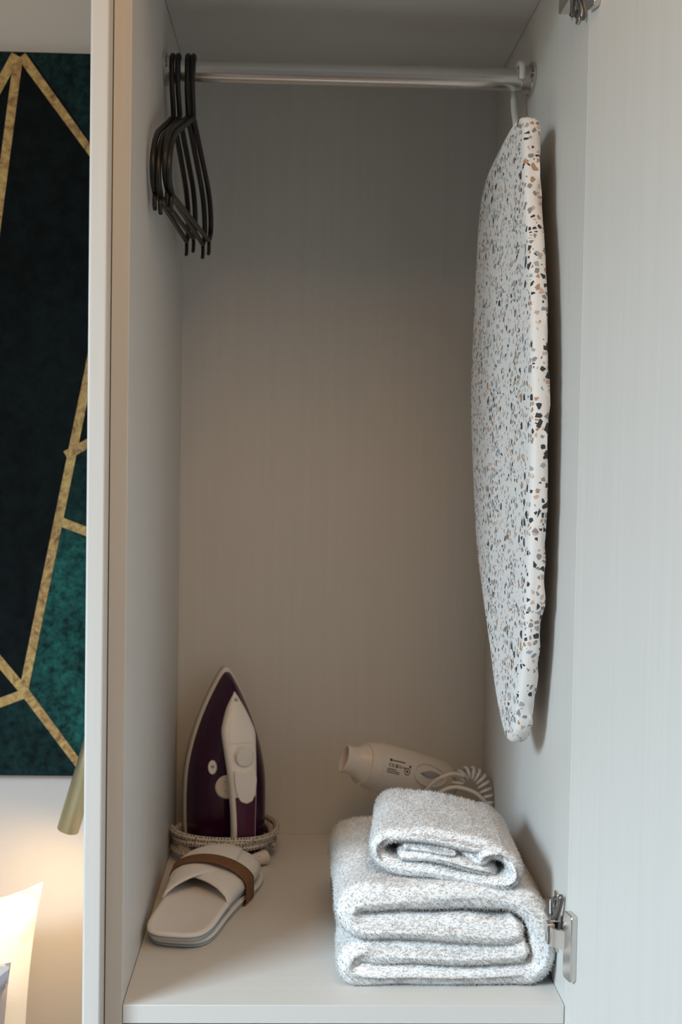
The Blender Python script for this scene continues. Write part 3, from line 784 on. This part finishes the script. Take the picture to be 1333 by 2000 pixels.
# handle dropping from the barrel to the shelf behind the towels
hp = spline([A0+ax*0.125+Vector((0, 0, -0.020)), A0+ax*0.128+Vector((0.004, -0.012, -0.045)), A0+ax*0.130+Vector((0.006, -0.022, -0.066)), Vector((0.352, 0.466, 0.0142))], 16)
MB().tube(hp, [0.0165+0.002*math.cos(k*0.4) for k in range(15)]+[0.0135], 18, flat=0.8).build('handle', 'cream_plastic', hd, smooth=True, angle=50)
# moulded oval with switch on the barrel's side
def on_barrel(d, a, lift=0.0):
    r = np.interp(d, [p[0] for p in bodyp], [p[1] for p in bodyp])+lift
    return A0+ax*d+(sd*math.cos(a)+uu*math.sin(a))*r
ov = [on_barrel(0.112+0.026*math.cos(t), 0.28+0.46*math.sin(t), 0.0006) for t in [2*pi*k/40 for k in range(40)]]
MB().tube(ov, 0.0013, 8, closed=True).build('oval_moulding', 'cream_plastic', hb, smooth=True)
sw = []
for i in range(10):
    t = i/9; d = 0.096+0.032*t
    sw.append([on_barrel(d, 0.27+0.13*math.sin(pi*min(1, max(0, t)))*s_+0.10*t, l) for s_, l in ((-1, 0.0002), (-1, 0.0022), (0, 0.003), (1, 0.0022), (1, 0.0002))])
MB().rings(sw).build('switch', 'grey_plastic', hb, smooth=True, angle=50)
# rating print: symbol line, maker's line and ring mark, curved to the barrel
def printed(pts2, d0_, a0_, name='rating_mark', lift=0.00025):
    """flat print outline given in metres (along, up) wrapped on to the barrel"""
    m = MB(); r = 0.0315
    m.add([on_barrel(d0_+p, a0_+q/r, lift) for p, q in pts2], [tuple(range(len(pts2)))])
    return m
def rect2(x, y, w_, h_): 
    n = max(2, int(w_/0.001)+1)
    return [(x+w_*k/(n-1), y) for k in range(n)]+[(x+w_*k/(n-1), y+h_) for k in reversed(range(n))]
def put(rects, d0_, a0_, name):
    m = MB(); r = 0.0315
    for rc in rects:
        vs = [on_barrel(d0_+p, a0_+q/r, 0.00025) for p, q in rc]; n = len(vs)//2
        m.add(vs, [(k, k+1, len(vs)-2-k, len(vs)-1-k) for k in range(n-1)])
    m.build(name, 'print', hb)
D0, Q0 = 0.045, 0.30
put([rect2(0.0, 0.0, 0.0035, 0.0035), rect2(0.0045, 0.0010, 0.0185, 0.0014)], D0+0.003, Q0+0.15, 'maker_mark')
def arc_rects(cx_, cy_, r_, w_, a0_, a1_, n=14):
    o_, i_ = [], []
    for k in range(n):
        a = a0_+(a1_-a0_)*k/(n-1); o_.append((cx_+r_*math.cos(a), cy_+r_*math.sin(a))); i_.append((cx_+(r_-w_)*math.cos(a), cy_+(r_-w_)*math.sin(a)))
    return o_+i_[::-1]
ce = [arc_rects(0.003, 0.0, 0.0022, 0.0008, 0.28*pi, 1.72*pi), arc_rects(0.0075, 0.0, 0.0022, 0.0008, 0.28*pi, 1.72*pi), rect2(0.0055, -0.0004, 0.0020, 0.0008)]
put(ce, D0+0.001, Q0, 'ce_mark')
put([rect2(0.0105, -0.0020, 0.0042, 0.0010), rect2(0.0105, 0.0010, 0.0042, 0.0010), rect2(0.0105, -0.0020, 0.0009, 0.0040), rect2(0.0138, -0.0020, 0.0009, 0.0040), rect2(0.0122, -0.0006, 0.0009, 0.0014)], D0+0.001, Q0, 'double_square_mark')
put([rect2(0.0165, -0.0018, 0.0007, 0.0036), rect2(0.0182, -0.0018, 0.0007, 0.0036), rect2(0.0199, -0.0018, 0.0007, 0.0036), rect2(0.0222, 0.0, 0.0030, 0.0009), rect2(0.0232, -0.0018, 0.0009, 0.0018)], D0+0.001, Q0, 'symbol_mark')
put([rect2(0.0, -0.0055+0.0022*k*-1, 0.0135 if k == 0 else 0.019, 0.0009) for k in range(3)], D0+0.0, Q0, 'small_print')
put([arc_rects(0.030, -0.0035, 0.0046, 0.0011, 0, 2*pi, 26), arc_rects(0.030, -0.0035, 0.0017, 0.0016, 0, 2*pi, 12), rect2(0.0325, 0.0016, 0.0030, 0.0030)], D0, Q0, 'ring_mark')
# cord: straight lead looping out of the handle, then a coil leaning on the side panel
lead = spline([(0.352, 0.466, 0.020), (0.3400, 0.446, 0.050), (0.3240, 0.440, 0.0820), (0.3330, 0.438, 0.1000), (0.3550, 0.440, 0.1100), (0.3720, 0.446, 0.1060)], 44)
MB().tube(lead, 0.0026, 10).build('cord_lead', 'cream_plastic', hd, smooth=True)
lead2 = spline([(0.3300, 0.430, 0.060), (0.3360, 0.428, 0.0850), (0.3560, 0.428, 0.0960), (0.3800, 0.430, 0.0910), (0.3960, 0.434, 0.0790), (0.4010, 0.440, 0.0680)], 44)
MB().tube(lead2, 0.0026, 10).build('cord_lead', 'cream_plastic', hd, smooth=True)
arc = spline([(0.3640, 0.452, 0.0900), (0.3680, 0.455, 0.1010), (0.3790, 0.457, 0.1075), (0.3910, 0.456, 0.1040), (0.3985, 0.452, 0.0930), (0.4015, 0.446, 0.0790), (0.4010, 0.441, 0.0660)], 400)
coil = []; prevu = None; turns = 12
for i, p in enumerate(arc):
    p = Vector(p); t = (Vector(arc[min(399, i+1)])-Vector(arc[max(0, i-1)])).normalized()
    u = Vector((0, -1, 0)); u = (u-t*u.dot(t)).normalized(); v = t.cross(u)
    a = 2*pi*turns*i/399
    coil.append(p+(u*math.cos(a)+v*math.sin(a))*0.0074)
MB().tube(coil, 0.0021, 8).build('coiled_cord', 'cream_plastic', hd, smooth=True)

# ------------------------------------------------------------------ wall art beside the wardrobe
art = thing('wall_art', 'tall dark teal panel print with crossing gold lines hung behind the bed', 'wall art', (-0.6, WY-0.01, 0.073))
AX0, AX1, AZ0, AZ1 = -1.10, -0.060, 0.0735, 1.0305
AY = WY-0.012
MB().box((AX0, AY, AZ0), (AX1, WY-0.0004, AZ1)).build('canvas', 'teal_black', art, bevel=0.001)
NF = [0]
def facet(poly, mat):
    NF[0] += 1; top = 0.0002+0.00003*NF[0]
    m = MB().prism(poly, -0.0002, top, lambda a, b, h: (a, AY-h, b)); return m.build('painted_facet', mat, art)
facet([(-0.2065, AZ1-0.001), (-0.0605, AZ1-0.001), (-0.0605, 0.832), (-0.1264, 0.9202)], 'teal_dark')
facet([(-0.1506, 0.5045), (-0.0605, 0.5545), (-0.0605, 0.380), (-0.1587, 0.4152)], 'teal_dark')
facet([(-0.1587, 0.4152), (-0.0605, 0.380), (-0.0605, AZ0+0.001), (-0.1214, AZ0+0.001), (-0.2061, 0.1889)], 'teal_mid')
facet([(-0.2061, 0.1889), (-0.1214, AZ0+0.001), (-0.40, AZ0+0.001), (-0.40, 0.035+AZ0)], 'teal_dark')
facet([(-0.2199, 1.0293), (-0.40, 0.690), (-0.40, AZ1-0.001)], 'teal_dark')
facet([(-0.2061, 0.1889), (-0.40, 0.42), (-0.40, 0.035+AZ0)], 'teal_black')
facet([(-0.75, 0.10), (-0.40, 0.42), (-0.40, 0.10)], 'teal_mid')
facet([(-0.75, 0.55), (-0.40, 0.690), (-0.55, 1.0)], 'teal_mid')
def line(a, b, w_):
    a, b = Vector((a[0], 0, a[1])), Vector((b[0], 0, b[1])); t = (b-a).normalized(); n = Vector((-t.z, 0, t.x))*w_/2
    poly = [(p.x, p.z) for p in (a-n-t*w_*0.2, b-n+t*w_*0.2, b+n+t*w_*0.2, a+n-t*w_*0.2)]
    poly = [(min(max(x, AX0), AX1), min(max(z, AZ0+0.0003), AZ1-0.0003)) for x, z in poly]
    NL[0] += 1; top = 0.0006+0.00006*NL[0]
    MB().prism(poly, 0.0002, top, lambda p, q, h: (p, AY-h, q)).build('gold_line', 'gold', art)
G = 0.0125; NL = [0]
line((-0.2230, 1.0240), (-0.40, 0.690), G); line((-0.2190, 1.0210), (-0.285, 0.49), G*0.95); line((-0.2130, 1.0230), (-0.0610, 0.824), G)
line((-0.1210, 0.6260), (-0.2061, 0.1889), G*0.95); line((-0.1506, 0.5045), (-0.0610, 0.5545), G); line((-0.1587, 0.4152), (-0.0610, 0.380), G)
line((-0.1210, 0.6260), (-0.0610, 0.90), G)
line((-0.40, 0.42), (-0.2061, 0.1889), G); line((-0.2061, 0.1889), (-0.1230, 0.0760), G); line((-0.2061, 0.1840), (-0.40, 0.0420+AZ0*0.9), G)
line((-0.40, 0.42), (-0.75, 0.55), G); line((-0.40, 0.690), (-0.75, 0.55), G); line((-0.75, 0.55), (-1.09, 0.90), G); line((-0.75, 0.55), (-0.90, 0.08), G); line((-0.285, 0.49), (-0.40, 0.42), G)

# ------------------------------------------------------------------ bedside wall lamp
lampd = Vector((0.285, -0.10, 0.955)).normalized()
lb = Vector((-0.1240, 0.430, 0.0380))
lp = thing('reading_lamp', 'tilted brass cylinder reading lamp on the wall beside the pillow', 'lamp', (-0.08, WY, 0.1))
MB().lathe(lb, lampd, [(0, 0.0132), (0.0006, 0.0136), (0.128, 0.0136), (0.130, 0.0128)], 36).build('lamp_shade', 'brass', lp, smooth=True, angle=40)
MB().lathe(lb-lampd*0.0004, -lampd, [(0, 0.0115), (0.0004, 0.0112)], 24).build('light_lens', 'bulb', lp)
pv = lb+lampd*0.085
MB().tube([pv+Vector((0, 0.012, 0)), Vector((pv.x, WY-0.008, pv.z))], 0.006, 12).build('wall_arm', 'brass', lp, smooth=True, angle=40)
MB().lathe((pv.x, WY, pv.z), (0, -1, 0), [(0, 0.030), (0.008, 0.030), (0.010, 0.028)], 32).build('wall_plate', 'brass', lp, smooth=True, angle=40)
sl = bpy.data.lights.new('reading_lamp_light', 'SPOT'); sl.energy = 3.1; sl.color = (1.0, 0.62, 0.24); sl.spot_size = math.radians(165); sl.spot_blend = 1.0; sl.shadow_soft_size = 0.011
so = bpy.data.objects.new('reading_lamp_light', sl); COL.objects.link(so)
so.location = lb-lampd*0.004; so.rotation_euler = (-lampd).to_track_quat('-Z', 'Y').to_euler()
so.parent = lp; so.matrix_parent_inverse = WM[lp.name].inverted()

# ------------------------------------------------------------------ bed and pillows
bed = thing('bed', 'bed with a white mattress standing left of the wardrobe under the dark wall art', 'bed', (-0.95, -0.4, FL))
MB().box((-1.72, -1.45, FL+0.001), (-0.105, WY-0.02, FL+0.26)).build('bed_base', 'gap', bed, bevel=0.01)
MB().box((-1.70, -1.43, FL+0.262), (-0.115, WY-0.03, FL+0.50)).build('mattress', 'mattress', bed, bevel=0.05, seg=5)
def pillow(name, label, cx_, cz_, hw, hh, depth, y0, mat, corner, lean):
    """soft square pillow standing up; fronts and backs bulge, the corners are drawn out into ears"""
    N = 28; m = MB()
    def pt(i, k, s_):
        a, b = -1+2*i/N, -1+2*k/N
        e = (1-abs(a)**2.6)*(1-abs(b)**2.6); th = depth*(max(0, e)**0.5)
        pull = 1-0.035*(1-abs(b)**1.6)*abs(a)**3; pull2 = 1-0.08*(1-abs(a)**1.6)*abs(b)**3
        x = cx_+hw*a*pull; z = cz_+hh*b*pull2
        cr = max(0, a)**6*max(0, b)**6; x += corner[0]*cr; z += corner[1]*cr
        y = y0+lean*(z-cz_+hh)+s_*th+0.004*nz(a*2.2, b*2.2, s_+hw*9)*(1-abs(a*b))
        # pinched creases running into the corners
        d = abs(abs(a)-abs(b)); y -= s_*0.010*math.exp(-(d/0.07)**2)*(abs(a*b))**1.5*0.6
        return (x, y, z)
    for s_ in (-1, 1):
        vs = [pt(i, k, s_) for i in range(N+1) for k in range(N+1)]
        m.add(vs, [(i*(N+1)+k, i*(N+1)+k+1, (i+1)*(N+1)+k+1, (i+1)*(N+1)+k) for i in range(N) for k in range(N)])
    o = m.build(name, mat, None, smooth=True)
    bm = bmesh.new(); bm.from_mesh(o.data); bmesh.ops.remove_doubles(bm, verts=bm.verts, dist=0.0005); bmesh.ops.recalc_face_normals(bm, faces=bm.faces); bm.to_mesh(o.data); bm.free()
    return tag(o, label, 'pillow')
MT = FL+0.50
pillow('pillow', 'plain white cotton pillow leaning against the wall under the reading lamp', -0.470, MT+0.193, 0.300, 0.190, 0.055, 0.428, 'pillow', (0.006, 0.022), 0.12)
pillow('cushion', 'grey and beige patterned cushion in front of the white pillow', -0.402, MT+0.175, 0.225, 0.175, 0.050, 0.300, 'cushion', (0.0, 0.0), 0.14)
